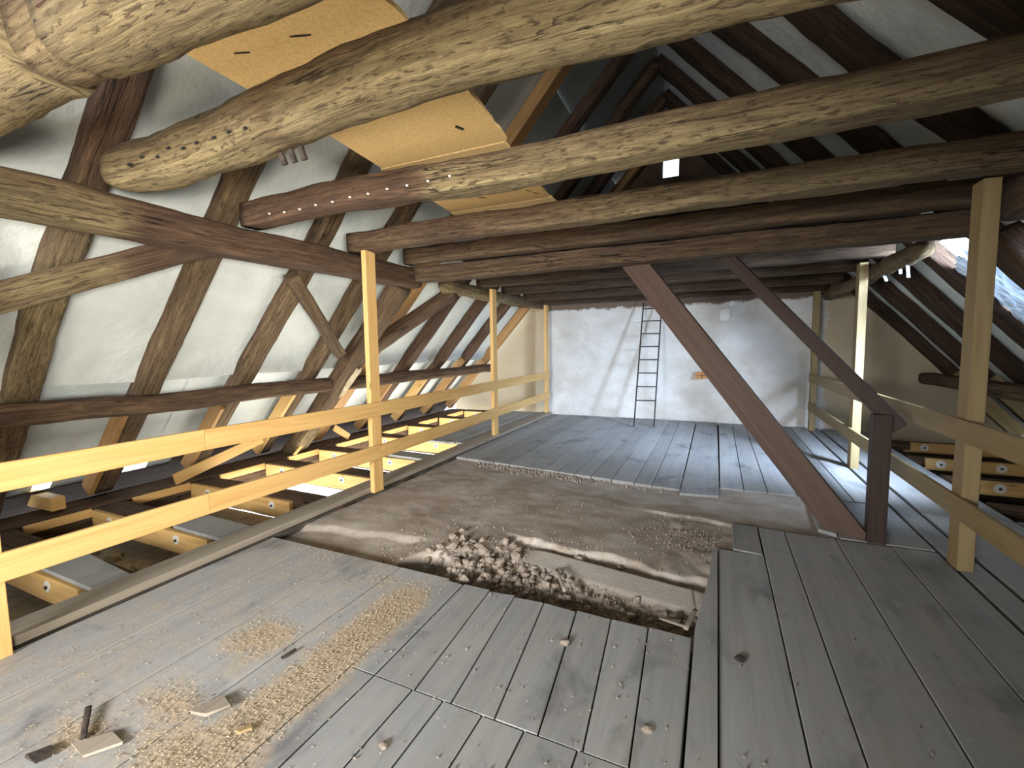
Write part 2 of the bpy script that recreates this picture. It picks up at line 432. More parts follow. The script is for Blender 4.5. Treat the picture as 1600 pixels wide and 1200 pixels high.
# ------------------------------------------------------------------ walls
def gable(y, name, mat, window=False):
    zt = 6.35
    xl, xr_ = xroof(-.4, 'L') - .3, xroof(-.4, 'R') + .3
    th = .3 if y > 0 else -.3
    return xl, xr_, zt
wall_back = empty('wall_back', (0, 10.0, 0)); wall_back['kind'] = 'structure'
def plaster_wall():
    V, F = [], []
    nx, nz = 110, 40
    x0, x1, z0, z1 = -6.4, 4.6, -.35, 2.62
    for i in range(nz + 1):
        for j in range(nx + 1):
            x = x0 + (x1 - x0) * j / nx; z = z0 + (z1 - z0) * i / nz
            d = noise.noise((x * .9, z * .9, 4)) * .03 + noise.noise((x * 3, z * 3, 7)) * .012
            yy = 10.05 + (x - 1.55) * -.035 + d
            if abs(x + .95) > 2.72 + .12 * noise.noise((z * 2.3, 1, 5)): yy += .03     # thicker plaster coat stops short of the eaves
            V.append((x, yy, z))
    for i in range(nz):
        for j in range(nx):
            a = i * (nx + 1) + j; F.append((a, a + 1, a + nx + 2, a + nx + 1))
    return finish('plaster_face', V, F, PLASTER, wall_back, smooth=True)
plaster_wall()
# upper gable of bare dark masonry with the small window hole
def gable_upper():
    wx0, wx1, wz0, wz1 = -1.14, -.775, 5.04, 5.49
    def ring(y):
        o = [(-3.95, y, 2.55), (2.1, y, 2.55), (XR, y, 6.15)]
        i = [(wx0, y, wz0), (wx1, y, wz0), (wx1, y, wz1), (wx0, y, wz1)]
        return o + i
    V = ring(10.12) + ring(10.42)
    F = [(0, 1, 4, 3), (1, 2, 5, 4), (2, 6, 5), (2, 0, 3, 6)]
    F2 = [tuple(reversed([k + 7 for k in f])) for f in F]
    S_ = [(3, 4, 11, 10), (4, 5, 12, 11), (5, 6, 13, 12), (6, 3, 10, 13)]
    return finish('gable_face', V, F + F2 + S_, BRICKY, wall_back)
gable_upper()
box('lintel_board', (-.95, 9.93, 2.46), (.62, 10.02, 2.60), STAIR, wall_back)
wn = empty('window_1', (-.957, 10.25, 5.04)); wn['kind'] = 'structure'
for (lo, hi) in (((-1.14, 10.2, 5.04), (-.775, 10.25, 5.07)), ((-1.14, 10.2, 5.46), (-.775, 10.25, 5.49)), ((-1.14, 10.2, 5.07), (-1.115, 10.25, 5.46)), ((-.80, 10.2, 5.07), (-.775, 10.25, 5.46))):
    box('window_frame', lo, hi, IRON, wn)
box('pane', (-1.115, 10.222, 5.07), (-.80, 10.226, 5.46), GLASS, wn)
# gable end behind the camera
wf = finish('wall_front', [(-6.7, -3.55, -.4), (4.9, -3.55, -.4), (XR, -3.55, 6.3), (-6.7, -3.85, -.4), (4.9, -3.85, -.4), (XR, -3.85, 6.3)],
            [(0, 2, 1), (3, 4, 5), (0, 1, 4, 3), (1, 2, 5, 4), (2, 0, 3, 5)], BRICKY); wf['kind'] = 'structure'
# masonry details on the back wall
for k, (dx, dz) in enumerate(((0, 0), (.13, .005), (.02, .075), (.14, .08))):
    box('brick', (-.40 + dx, 9.97, .885 + dz), (-.285 + dx, 10.11, .95 + dz), BRICK, wall_back)
def lump(name, c, r, mat, parent=None, seed=0, sub=2, sq=(1, 1, 1)):
    bm = bmesh.new(); bmesh.ops.create_icosphere(bm, subdivisions=sub, radius=1)
    V = []
    for v in bm.verts:
        d = 1 + .35 * noise.noise(v.co * 1.6 + Vector((seed, 0, 0)))
        V.append(Vector(c) + Vector((v.co.x * sq[0], v.co.y * sq[1], v.co.z * sq[2])) * r * d)
    F = [tuple(v.index for v in f.verts) for f in bm.faces]; bm.free()
    return finish(name, V, F, mat, parent, smooth=False)
disc('plaster_knob', (.24, 10.02, 2.38), (0, -1, 0), .05, .05, WHITE, wall_back)
lump('plaster_patch', (.12, 10.06, 2.18), .12, WHITE, wall_back, 3, 2, (1, .25, 1.1))

# ------------------------------------------------------------------ floor
floor = empty('floor'); floor['kind'] = 'structure'
ZB = -.16
box('floor_backing', (-3.44, -3.5, ZB - .05), (1.6, 2.5, ZB + .09), DARKF, floor)  # backing slabs added under the deck against light leaking through gaps
box('floor_backing', (.08, 2.5, ZB - .05), (1.6, 10.2, ZB + .09), DARKF, floor)
box('floor_backing', (-3.44, 5.75, ZB - .05), (.17, 10.2, ZB + .09), DARKF, floor)
box('floor_backing', (1.6, -3.5, ZB - .05), (2.5, 10.2, ZB + .09), DARKF, floor)
box('floor_backing', (-3.50, .3, -.5), (-3.452, 10.0, -.003), DARKF, floor)  # upright strip added to stop light leaking under the deck edge
box('floor_backing', (.165, 2.6, -.45), (.19, 4.3, -.02), DARKF, floor)  # upright strip added against light leaking up beside the clay
def prism(name, pts, z0, z1, mat, parent):
    n = len(pts); V = [(x, y, z0) for x, y in pts] + [(x, y, z1) for x, y in pts]
    F = [tuple(reversed(range(n))), tuple(range(n, 2 * n))] + [(k, (k + 1) % n, n + (k + 1) % n, n + k) for k in range(n)]
    return finish(name, V, F, mat, parent, [tuple((V[j][1], V[j][0] + V[j][2]) for j in f) for f in F])
def dustf(x, y):
    # sawdust drifts: a band along the seam at x=-1.6 and patches on the boards left of it
    d = .38 if x < -1.66 else .08
    d = max(d, 1.0 * math.exp(-((x + 1.78) / .20) ** 2) * (1 if y < 2.2 else max(0, 1 - (y - 2.2) / .4)))
    for (px, py, rx, ry, s) in ((-2.28, 1.58, .26, .24, .85), (-2.2, 1.1, .35, .16, .75), (-1.85, .95, .40, .18, 1.0), (-2.4, .85, .22, .12, .85), (-2.05, 2.35, .5, .2, .55), (-2.75, 2.45, .35, .12, .5)):
        d = max(d, s * math.exp(-((x - px) / rx) ** 2 - ((y - py) / ry) ** 2))
    return d
G = .0035
def planks(xs, y0, y1, z1=0.0, dust=None, sub=1, skew=0.0, jig=0.0, gap=G, th=.035):
    for a, b in zip(xs[:-1], xs[1:]):
        j0, j1 = U(-jig, jig), U(-jig, jig); dz = U(-.002, .001)
        slab('plank', [(a + gap, y0 + j0), (b - gap, y0 + j0), (b - gap + skew, y1 + j1), (a + gap + skew, y1 + j1)], z1 - th, z1 + dz, PLANK, floor, dust=dust, sub=sub, tilt=U(-.0015, .0015))
# front, dusty boards on the left
planks([-3.43, -2.98, -2.52, -2.08, -1.655], -1.0, 2.545, dust=dustf, sub=44, gap=.0025)
# front centre, two sets butted at y = 1.62
planks([-1.655, -1.50, -1.27, -1.10, -.90, -.70, -.47, -.088], -1.2, 1.605, dust=dustf, sub=24)
for (a0, b0, a1, b1) in ((-1.655, -1.50, -1.69, -1.53), (-1.50, -1.26, -1.53, -1.33), (-1.26, -1.06, -1.33, -1.15), (-1.06, -.84, -1.15, -.95), (-.84, -.64, -.95, -.74), (-.64, -.45, -.74, -.53), (-.45, -.27, -.53, -.32), (-.27, -.088, -.32, -.088)):
    slab('plank', [(a0 + G, 1.612), (b0 - G, 1.612), (b1 - G, 2.515 + U(-.012, .012)), (a1 + G, 2.515 + U(-.012, .012))], -.035, U(-.003, .003), PLANK, floor, dust=dustf, sub=12)
# narrow raised board beside the hole, then the right-hand boards
prism('plank', [(-.079, -1.2), (.036, -1.2), (.036, 3.72), (.002, 3.71), (-.012, 3.3), (-.045, 2.95), (-.079, 2.6)], -.06, .012, PLANK, floor)
planks([.04, .36], -1.2, 3.76)
planks([.36, .555, .915, 1.275, 1.555], -1.2, 4.32, jig=.012)
slab('plank', [(.15, 3.80), (.35, 3.77), (.35, 4.33), (.155, 4.34)], -.035, .004, PLANK, floor)
slab('plank', [(.955, 4.36), (1.555, 4.36), (1.555, 5.39), (1.0, 5.39)], -.035, -.002, PLANK, floor)
slab('plank', [(.82, 4.47), (.94, 4.40), (1.0, 5.30), (.86, 5.30)], -.02, .012, PLANK, floor)
# rear deck
xs = [-3.46]
while xs[-1] < -.5: xs.append(xs[-1] + U(.19, .27))
xs[-1] = -.34
for a, b in zip(xs[:-1], xs[1:]):
    f = lambda x: 5.57 + (x + 3.47) * (5.17 - 5.57) / 3.14
    slab('plank', [(a + .004, f(a)), (b - .004, f(b)), (b - .004 - .03, 9.98), (a + .004 - .03, 9.98)], -.045, U(-.003, .003), PLANK, floor)
slab('plank', [(-.335, 5.04), (.05, 5.10), (.05, 6.08), (-.335, 6.02)], -.03, .004, PLANK, floor)
slab('plank', [(-.335, 6.04), (.05, 6.10), (.03, 9.96), (-.35, 9.98)], -.045, -.002, PLANK, floor)
planks([.06, .30, .53, .80, 1.03, 1.29, 1.555], 5.42, 9.92, gap=.004)
# strips and gangway boards right of the right railing
planks([1.58, 1.745], -1.0, 4.2); planks([1.58, 1.745], 4.22, 9.9)
planks([1.775, 2.12], -1.0, 5.28); planks([1.775, 2.12], 5.3, 9.85)
planks([2.12, 2.44], -1.0, 4.4); planks([2.12, 2.44], 4.42, 9.8, z1=-.012)
# clay screed with the broken-out hole
def crust(x): return 3.36 + .10 * noise.noise((x * 2.2, 3, 1)) + .05 * noise.noise((x * 7, 5, 1)) - .10 * (x + .8)
def clay(x, y):
    h = -.035 + .012 * noise.noise((x * 1.4, y * 1.4, 0)) + .006 * noise.noise((x * 7, y * 7, 2))
    edge = 0; sm = 0
    # crust slab standing above the loosened part
    if -1.75 < x < .2:
        c = crust(x); k = smoothstep(c - .02, c + .02, y)
        w = smoothstep(-1.75, -1.35, x)
        h += (-.055 * (1 - k)) * w
        if abs(y - c) < .028 and noise.noise((x * 5, 8, 2)) > .0: edge = w * (.2 + .8 * abs(noise.noise((x * 20, y * 20, 1))))
    # second step further back on the right
    c2 = 4.42 + .08 * noise.noise((x * 2.5, 11, 1)) - .06 * x
    if x > -.75:
        w = smoothstep(-.75, -.35, x)
        k = smoothstep(c2 - .018, c2 + .018, y); h += .028 * k * w - .012 * w
        if abs(y - c2) < .022 and noise.noise((x * 5, 2, 6)) > .0: edge = max(edge, w * .7)
        if y < c2 and x > -.35: h += .02 * abs(noise.noise((x * 5, y * 5, 8))) * w
    # slump on the left near the front boards
    c3 = 3.0 + .12 * noise.noise((x * 2, 20, 1)) + (x + 2.9) * .18
    if x < -2.1:
        w = smoothstep(-2.1, -2.4, x)
        h -= .03 * (1 - smoothstep(c3 - .08, c3 + .02, y)) * w
        if abs(y - c3) < .02 and noise.noise((x * 4, 2, 9)) > 0: edge = max(edge, .3 * w)
    # rubble trough
    tr = smoothstep(-2.15, -1.75, x) * (1 - smoothstep(3.0, 3.22, y + .06 * noise.noise((x * 4, y * 4, 1)) + .18 * smoothstep(-1.6, -.3, x)))
    h += tr * (-.02 + .04 * noise.noise((x * 9, y * 9, 3)) + .03 * noise.noise((x * 22, y * 22, 5)) + .012 * noise.noise((x * 47, y * 47, 5)))
    d = math.hypot((x + 1.98) / .16, (y - 2.70) / .20)
    if d < 1.3: h -= .26 * (1 - smoothstep(.55, 1.3, d))
    d = math.hypot((x + .33) / .14, (y - 2.62) / .10)
    h -= .10 * (1 - smoothstep(.4, 1.3, d))
    # smooth face of the embedded beam
    yb = 3.13 - .14 * (x + .8)
    if -1.5 < x < .15 and abs(y - yb) < .13:
        w = smoothstep(-1.5, -1.2, x) * smoothstep(.13, .09, abs(y - yb))
        h = h * (1 - w) + (-.06 + .22 * (y - yb)) * w; sm = w
    # edge against boards: sink a little
    return h, edge, sm
def clay_mesh():
    V, F, E_, SM, idx = [], [], [], [], {}
    st = .015
    nx, ny = int((1.02 + 3.46) / st), int((5.74 - 2.50) / st)
    for j in range(ny + 1):
        for i in range(nx + 1):
            x, y = -3.46 + i * st, 2.50 + j * st
            if x > .16 and y < 4.30: continue
            if x > .02 and y < 2.6: continue
            h, e, s = clay(x, y)
            idx[i, j] = len(V); V.append((x, y, h)); E_.append(e); SM.append(s)
    for j in range(ny):
        for i in range(nx):
            q = [idx.get(k) for k in ((i, j), (i + 1, j), (i + 1, j + 1), (i, j + 1))]
            if None not in q: F.append(tuple(q))
    return finish('clay_screed', V, F, EARTH, floor, attrs={'edge': E_, 'smooth': SM}, smooth=True)
clay_mesh()
box('clay_base', (-3.46, 2.5, -.5), (.17, 5.76, -.42), DARKF, floor)

# ------------------------------------------------------------------ left eaves bay
def joist_thing(y, k, w=.27):
    t = thing('floor_joist', JL[k], 'joist', (-4.65, y, -.24))
    timber('joist_timber', (-5.83, y, -.125), (-3.45, y, -.125), w, .24, OLD, t, seg=18, exp=9, jit=.008, pale=lambda tt, s, k_: .18 + .25 * noise.noise((s * 2, y, 0)))
    yf = y - w / 2 - .028
    board('sister_plank', (-5.78, yf, -.105), (-3.95 + U(-.2, .1), yf, -.105), .045, .19, PINE, t)
    for bx in (-5.45, -4.35):
        wsh = disc('washer', (bx, yf - .0225, -.075), (0, -1, 0), .042, .006, WASH, t)
        disc('nut', (bx, yf - .0285, -.08), (0, -1, 0), .013, .012, IRON, wsh, 6)
    return t
JY = [.75, 1.62, 2.47, 3.42, 4.42, 5.36, 6.55, 7.66, 8.80, 9.93]
JL = ['nearest grey joist in the left eaves, partly hidden by the first rail post',
      'grey joist with pine sister plank under the first full rafter of the left eaves',
      'grey joist with pine sister plank under the second rafter of the left eaves',
      'grey joist under the third left rafter, beside the diagonal loose board',
      'grey joist with pine sister plank under the rafter before the inclined truss strut',
      'grey joist with pine sister plank at the foot of the fresh orange rafter',
      'grey joist with pine sister plank under the first dark rafter beyond the truss strut',
      'grey joist with pine sister plank under the second dark rafter beyond the truss strut',
      'grey joist with pine sister plank under the third dark rafter beyond the truss strut',
      'grey joist with pine sister plank against the plastered gable wall in the left eaves']
for k, y in enumerate(JY): joist_thing(y, k)
wp = tag(timber('wall_plate', (-6.09, -2.5, -.13), (-6.09, 9.98, -.13), .48, .26, OLD, exp=9, jit=.01, seg=110, pale=lambda t, s, k: .12), 'long dark wall plate beam running along the foot of the left rafters', 'beam')
for i, (a, b) in enumerate(((1.80, 2.3), (2.66, 3.25), (3.62, 4.25), (4.64, 5.2), (5.58, 6.35), (6.75, 7.5), (7.9, 8.6), (9.03, 9.75))):
    board('edge_strip', (-5.825, a, -.045), (-5.825, b, -.045), .03, .085, PINE, wp)
# infill ceiling below the joists (with two gaps down to daylight)
ef = empty('floor_1', (-4.9, 4, -.36)); ef['kind'] = 'structure'
for (lo, hi) in (((-6.4, -3.4, -.42), (-4.5, 3.5, -.36)), ((-4.5, -3.4, -.42), (-3.42, 2.56, -.36)), ((-4.38, 2.56, -.42), (-3.42, 2.86, -.36)), ((-4.5, 2.86, -.42), (-3.42, 3.5, -.36))):
    box('clay_infill', lo, hi, INFILL, ef)
for i in range(70):
    x, y = U(-5.7, -3.7), U(.6, 3.4)
    if min(abs(y - j) for j in JY) < .2 or (-4.55 < x < -3.9 and (2.5 < y < 2.9 or 3.45 < y < 4.1)): continue
    lump('infill_lump', (x, y, -.34), U(.03, .09), INFILL, ef, i * 3.1, 1, (1.3, .8, .7))
# boards over the joists at the far end
for i, (a, b) in enumerate(((-4.52, -4.22), (-4.2, -3.93), (-3.91, -3.66))):
    slab('plank', [(a, 6.3 + U(-.05, .1)), (b, 6.3 + U(-.05, .1)), (b, 9.95), (a, 9.95)], .0, .03, PLANK, ef)
slab('plank', [(-4.46, 5.2), (-3.72, 5.16), (-3.72, 5.42), (-4.44, 5.46)], .0, .035, PLANK, ef)
slab('plank', [(-4.5, 1.46), (-3.72, 1.45), (-3.70, 1.66), (-4.55, 1.72)], .0, .03, PLANK, ef)
slab('plank', [(-4.45, 2.32), (-3.74, 2.30), (-3.74, 2.58), (-4.4, 2.6)], .0, .03, PLANK, ef)
ep = tag(board('edge_plank', (-3.575, .3, .028), (-3.61, 9.9, .028), .225, .055, WEATH), 'long grey edge plank lying along the foot of the left railing', 'plank')
# loose pine pieces in the left eaves
tag(board('loose_board', (-5.75, 3.05, .10), (-5.75, 4.18, .37), .03, .13, PINE), 'sawn pine board leaning diagonally in the left eaves above the wall plate', 'board')
tag(board('loose_board', (-7.0, 2.06, .10), (-5.95, 2.10, .10), .11, .13, PINE), 'thick pine offcut lying across the wall plate at the near end of the left eaves', 'board')
tag(board('loose_board', (-5.9, 5.62, .27), (-5.88, 5.93, .05), .02, .11, PINE), 'short pine board propped near the foot of the fresh orange rafter', 'board')
tag(board('loose_lath', (-5.82, 4.74, .0), (-5.82, 5.17, .33), .02, .05, PINE), 'thin bright pine lath leaning beside the foot of the truss strut', 'lath')

# ------------------------------------------------------------------ rafters
for a_, b_, z_ in ((-3.4, 3.3, -.105), (3.3, 9.95, -.045)):
    board('eave_closing_board', onroof(z_, a_, 'L', OFF - .02), onroof(z_, b_, 'L', OFF - .02), .02, .50, OLD_DARK, ceiling, up=Vector((1, 0, SL)))  # dark closing board added to cover the bright gap at the eaves
RY = [(1.68, .20), (2.58, .20), (3.58, .20), (4.55, .19), (5.55, .20), (6.64, .21), (7.72, .21), (8.76, .22), (9.80, .16)]
LL = ['thick old rafter nearest the camera on the left slope, pale low down', 'second old brown rafter from the camera on the left slope', 'third old brown rafter on the left slope, crossing behind the small diagonal brace',
      'fourth old brown rafter on the left slope, just before the truss strut', 'fresh orange rafter on the left slope behind the truss strut', 'first dark rafter beyond the truss strut on the left slope',
      'second dark rafter beyond the truss strut on the left slope', 'third dark rafter beyond the truss strut on the left slope', 'last rafter on the left slope, orange, beside the gable wall']
RLb = ['old rafter nearest the camera on the right slope, mostly out of view above', 'second old rafter from the camera on the right slope', 'wide reddish rafter on the right slope, third from the camera',
       'fourth dark rafter from the camera on the right slope', 'fifth dark rafter on the right slope, beside the torn roof opening', 'sixth dark rafter on the right slope, lower edge of the torn film', 'seventh dark rafter on the right slope',
       'eighth dark rafter on the right slope, second from the gable wall', 'last rafter on the right slope beside the gable wall']
for i, (y, w) in enumerate(RY):
    for side in 'LR':
        D = .17
        zt = 5.93
        a = onroof(.04, y, side, D / 2); b = onroof(zt, y, side, D / 2)
        fresh = side == 'L' and i in (4, 8)
        nrm = NL if side == 'L' else NR
        wd = w * (1.25 if side == 'R' else 1)
        t = thing('rafter', (LL if side == 'L' else RLb)[i], 'rafter', a)
        if fresh:
            board('rafter_timber', a, b, w, D, HONEY, t, up=nrm)
        else:
            pl = None
            if side == 'L' and i == 0: pl = lambda tt, s, k: max(0, min(1, 1.5 - abs(s - 2.0) * .8)) * .75
            elif side == 'L' and i < 4: pl = lambda tt, s, k: .32
            timber('rafter_timber', a, b, wd, D, OLD if side == 'L' else OLD_DARK, t, up=nrm, jit=.012, exp=7, wig=.035, pale=pl)
        if side == 'L':
            a2 = onroof(.06, y - w / 2 - .03, side, D / 2 - .02); b2 = onroof(1.05 + U(-.15, .25), y - w / 2 - .03, side, D / 2 - .02)
            board('sister_board', a2, b2, .05, .17, HONEY if i % 3 else PINE, t, up=nrm)
        elif i >= 5:
            a2 = onroof(.06, y - wd / 2 - .03, side, D / 2 - .02); b2 = onroof(1.0, y - wd / 2 - .03, side, D / 2 - .02)
            board('sister_board', a2, b2, .05, .19, PINE_DIM, t, up=nrm)

# ------------------------------------------------------------------ purlins, struts and braces
def ramp_at(s0, wd=.05, lo=0.0, hi=1.0, flip=False):
    def f(t, s, k):
        v = smoothstep(s0 - wd, s0 + wd, s + .05 * math.sin(k * 1.9))
        if flip: v = 1 - v
        return lo + (hi - lo) * v
    return f
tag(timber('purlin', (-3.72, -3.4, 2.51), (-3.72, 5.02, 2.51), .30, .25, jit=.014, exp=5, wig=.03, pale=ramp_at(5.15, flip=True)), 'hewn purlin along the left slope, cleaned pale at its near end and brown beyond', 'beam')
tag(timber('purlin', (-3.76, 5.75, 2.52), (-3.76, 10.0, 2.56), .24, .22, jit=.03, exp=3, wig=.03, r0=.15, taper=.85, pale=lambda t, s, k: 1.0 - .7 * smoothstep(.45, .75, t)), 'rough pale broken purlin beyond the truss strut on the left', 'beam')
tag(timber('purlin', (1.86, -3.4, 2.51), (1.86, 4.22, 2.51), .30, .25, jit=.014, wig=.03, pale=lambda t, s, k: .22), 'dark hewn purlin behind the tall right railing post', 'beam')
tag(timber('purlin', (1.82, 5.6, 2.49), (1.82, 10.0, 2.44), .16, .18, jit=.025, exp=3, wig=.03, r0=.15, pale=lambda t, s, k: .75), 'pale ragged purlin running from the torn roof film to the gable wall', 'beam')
def strut(side, label):
    nrm = NL if side == 'L' else NR
    a = onroof(.05, 4.94, side, -.13); b = onroof(2.52, 4.94, side, -.13)
    return tag(timber('truss_strut', a, b, .27, .24, up=nrm, jit=.014, wig=.03, pale=(lambda t, s, k: .22 + .5 * smoothstep(.3, .1, t)) if side == 'L' else (lambda t, s, k: .08)), label, 'strut')
st = strut('L', 'thick inclined truss strut on the left slope with a pale torn patch')
pts = [onroof(z, y, 'L', -.255) for z, y in ((1.05, 4.98), (1.30, 4.93), (1.50, 4.95), (1.47, 5.0), (1.50, 5.04), (1.44, 5.07), (1.28, 5.06), (1.10, 5.04))]
V = pts + [p - NL * .012 for p in pts]; n_ = len(pts)
pt = finish('splinter_patch', V, [tuple(reversed(range(n_))), tuple(range(n_, 2 * n_))] + [(k, (k + 1) % n_, n_ + (k + 1) % n_, n_ + k) for k in range(n_)], INFILL, st)
strut('R', 'dark inclined truss strut on the right above the torn roof film')
def brace(p0, p1, side, w, h, label, pale=None):
    nrm = NL if side == 'L' else NR
    return tag(timber('brace', p0, p1, w, h, up=nrm, jit=.008, wig=.012, exp=7, pale=pale), label, 'brace')
brace(onroof(1.15, -.6, 'L', -.14), onroof(2.56, 2.40, 'L', -.14), 'L', .16, .15, 'diagonal brace rising to the purlin at the near left, pale low down', lambda t, s, k: .9 * smoothstep(.86, .8, t))
brace(onroof(2.42, 3.32, 'L', -.12), onroof(1.62, 4.62, 'L', -.12), 'L', .14, .13, 'short diagonal brace from the left purlin down to the truss strut', lambda t, s, k: .22)
brace(onroof(1.55, 5.02, 'L', -.13), onroof(2.58, 6.15, 'L', -.16), 'L', .20, .18, 'broad dark diagonal brace from the truss strut up to the broken left purlin', lambda t, s, k: .12)
tag(timber('knee_beam', (-5.13, -3.2, 1.095), (-5.13, 4.85, 1.095), .24, .19, jit=.012, exp=4, wig=.04, pale=lambda t, s, k: .12), 'dark round-edged beam running low across the near left rafters up to the truss strut', 'beam')
tag(timber('knee_beam', (-5.13, 5.1, 1.09), (-5.13, 9.85, 1.07), .24, .19, jit=.012, exp=4, wig=.03, pale=lambda t, s, k: .15), 'dark beam running low across the left rafters beyond the truss strut', 'beam')
tag(timber('knee_beam', (3.27, 4.9, 1.0), (3.27, 9.9, .95), .24, .19, jit=.012, exp=4, wig=.03, pale=lambda t, s, k: .22), 'brown beam running low across the right rafters behind the right railing', 'beam')
tag(timber('wall_plate', (4.2, -2.5, -.13), (4.2, 9.98, -.13), .40, .26, OLD, exp=9, jit=.01, seg=110), 'dark wall plate at the foot of the right rafters', 'beam')

# ------------------------------------------------------------------ tie beams
def tie(p0, p1, w, h, label, **kw):
    return tag(timber('tie_beam', p0, p1, w, h, OLD_DARK if label.startswith('dark') else BROWN if label.startswith('fifth') else OLD, **kw), label, 'beam')
# nearest beam: notched log built from three butted lengths on one axis
t0 = thing('tie_beam', 'nearest pale hewn cross beam, notched and with an open mortise', 'beam', (-1, .93, 2.62))
pw = lambda t, s, k: .95
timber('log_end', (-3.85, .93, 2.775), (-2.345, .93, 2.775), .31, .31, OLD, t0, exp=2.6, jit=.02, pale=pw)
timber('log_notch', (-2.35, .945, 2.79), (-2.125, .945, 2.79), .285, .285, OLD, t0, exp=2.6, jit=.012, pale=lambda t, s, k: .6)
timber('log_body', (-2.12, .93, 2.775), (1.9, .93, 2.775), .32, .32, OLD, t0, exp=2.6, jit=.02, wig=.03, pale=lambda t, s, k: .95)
board('tenon_stub', (-1.995, .806, 2.72), (-1.995, .806, 2.86), .085, .05, STAIR, t0, up=(0, 1, 0))
board('mortise_shade', (-2.075, .823, 2.70), (-2.075, .823, 2.865), .055, .05, IRON, t0, up=(0, 1, 0))  # dark flush block stands in for the shade inside the mortise
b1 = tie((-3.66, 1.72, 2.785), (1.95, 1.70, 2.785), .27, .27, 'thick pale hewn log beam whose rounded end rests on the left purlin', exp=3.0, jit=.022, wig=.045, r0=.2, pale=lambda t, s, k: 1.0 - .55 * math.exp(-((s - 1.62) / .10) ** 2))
for k in range(3):
    board('tally_peg', (-2.20 + k * .075, 1.80, 2.71), (-2.19 + k * .075, 1.83, 2.615), .03, .026, BARK, b1, up=(0, 1, 0))
for k in range(9):
    x = -3.2 + k * .13
    disc('nail', (x, 1.60 + U(-.01, .01), 2.715 + U(-.02, .02)), (0, -.8, -.6), .008, .02, IRON, b1, 6)
b3 = tie((-3.68, 2.70, 2.745), (1.95, 2.70, 2.745), .20, .20, 'third cross beam, brown on the left and pale hewn from the middle on', exp=9, npt=24, jit=.014, wig=.045, pale=lambda t, s, k: ramp_at(1.83)(t, s, k) * (1 - .45 * smoothstep(3.6, 5.2, s)))  # right end dimmed in colour: light falloff painted in
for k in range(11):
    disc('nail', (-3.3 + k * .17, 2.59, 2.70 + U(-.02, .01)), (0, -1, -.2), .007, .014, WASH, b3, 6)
tie((-3.66, 3.86, 2.735), (1.95, 3.86, 2.735), .19, .20, 'fourth cross beam on top of the left railing post, pale towards its right half', exp=9, npt=24, jit=.014, wig=.035, pale=lambda t, s, k: ramp_at(2.3, .9, .15, .8)(t, s, k) * (1 - .45 * smoothstep(4.0, 5.4, s)))  # pale fades again at the right end: painted light falloff
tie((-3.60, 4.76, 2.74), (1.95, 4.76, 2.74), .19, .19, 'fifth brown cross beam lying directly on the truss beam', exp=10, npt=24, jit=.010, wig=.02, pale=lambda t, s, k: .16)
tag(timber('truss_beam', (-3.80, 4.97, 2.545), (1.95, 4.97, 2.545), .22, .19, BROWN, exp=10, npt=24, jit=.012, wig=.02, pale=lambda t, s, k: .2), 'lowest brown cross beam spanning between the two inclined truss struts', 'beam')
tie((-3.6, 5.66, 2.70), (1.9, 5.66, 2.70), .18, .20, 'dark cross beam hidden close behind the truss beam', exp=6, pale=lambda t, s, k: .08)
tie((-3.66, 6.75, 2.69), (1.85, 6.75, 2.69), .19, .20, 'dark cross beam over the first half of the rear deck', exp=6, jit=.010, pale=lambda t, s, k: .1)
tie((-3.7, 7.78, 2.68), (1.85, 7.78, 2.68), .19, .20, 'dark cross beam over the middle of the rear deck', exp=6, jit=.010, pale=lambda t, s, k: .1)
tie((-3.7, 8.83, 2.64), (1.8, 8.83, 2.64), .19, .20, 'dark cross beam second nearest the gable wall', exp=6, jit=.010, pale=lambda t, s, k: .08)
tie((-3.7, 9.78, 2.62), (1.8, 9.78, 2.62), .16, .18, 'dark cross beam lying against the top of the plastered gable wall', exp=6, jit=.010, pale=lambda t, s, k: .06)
# dark loft boarding over the rear beams
xs = [-3.35]
while xs[-1] < 1.6: xs.append(xs[-1] + U(.22, .36))
for a, b in zip(xs[:-1], xs[1:]):
    if -2.5 < a < -1.2: y0 = 5.15
    else: y0 = 4.9 + U(-.1, .2)
    timber('loft_plank', ((a + b) / 2, y0, 2.845 + U(0, .006)), ((a + b) / 2 - .05, 10.0, 2.81), b - a - .008, .03, OLD_DARK, ceiling, exp=9, jit=.002, wig=.003, seg=12, npt=8)
# chipboard walkway on top of the beams
def chip(y0, y1, x0a, x1a, x0b, x1b, label, zz=2.905):
    nxp = 14
    pts = [(x0a, y0)] + [(x0b, y1)]
    V = []
    right = [(x1b + (x1a - x1b) * k / nxp + U(-.006, .006), y1 + (y0 - y1) * k / nxp) for k in range(nxp + 1)]
    poly = [(x0a, y0), (x0b, y1)] + right
    n = len(poly)
    V = [(x, y, zz) for x, y in poly] + [(x, y, zz + .022) for x, y in poly]
    F = [tuple(range(n)), tuple(reversed(range(n, 2 * n)))] + [(k + n, (k + 1) % n + n, (k + 1) % n, k) for k in range(n)]
    return tag(finish('chipboard_panel', V, F, OSB), label, 'panel')
c1 = chip(.85, 1.72, -2.14, -1.21, -2.18, -1.15, 'orange chipboard panel nearest the camera, seen between the first two beams')
c2 = chip(1.74, 2.70, -2.15, -1.15, -2.25, -1.24, 'orange chipboard panel laid on the beams, between the second and third beam')
c3 = chip(2.72, 3.86, -2.27, -1.27, -2.38, -1.37, 'orange chipboard panel laid on the beams, third from the camera with a chipped corner')
c4 = chip(3.88, 5.06, -2.40, -1.36, -2.44, -1.40, 'narrow glimpse of the last orange chipboard panel, seen above the fifth beam')
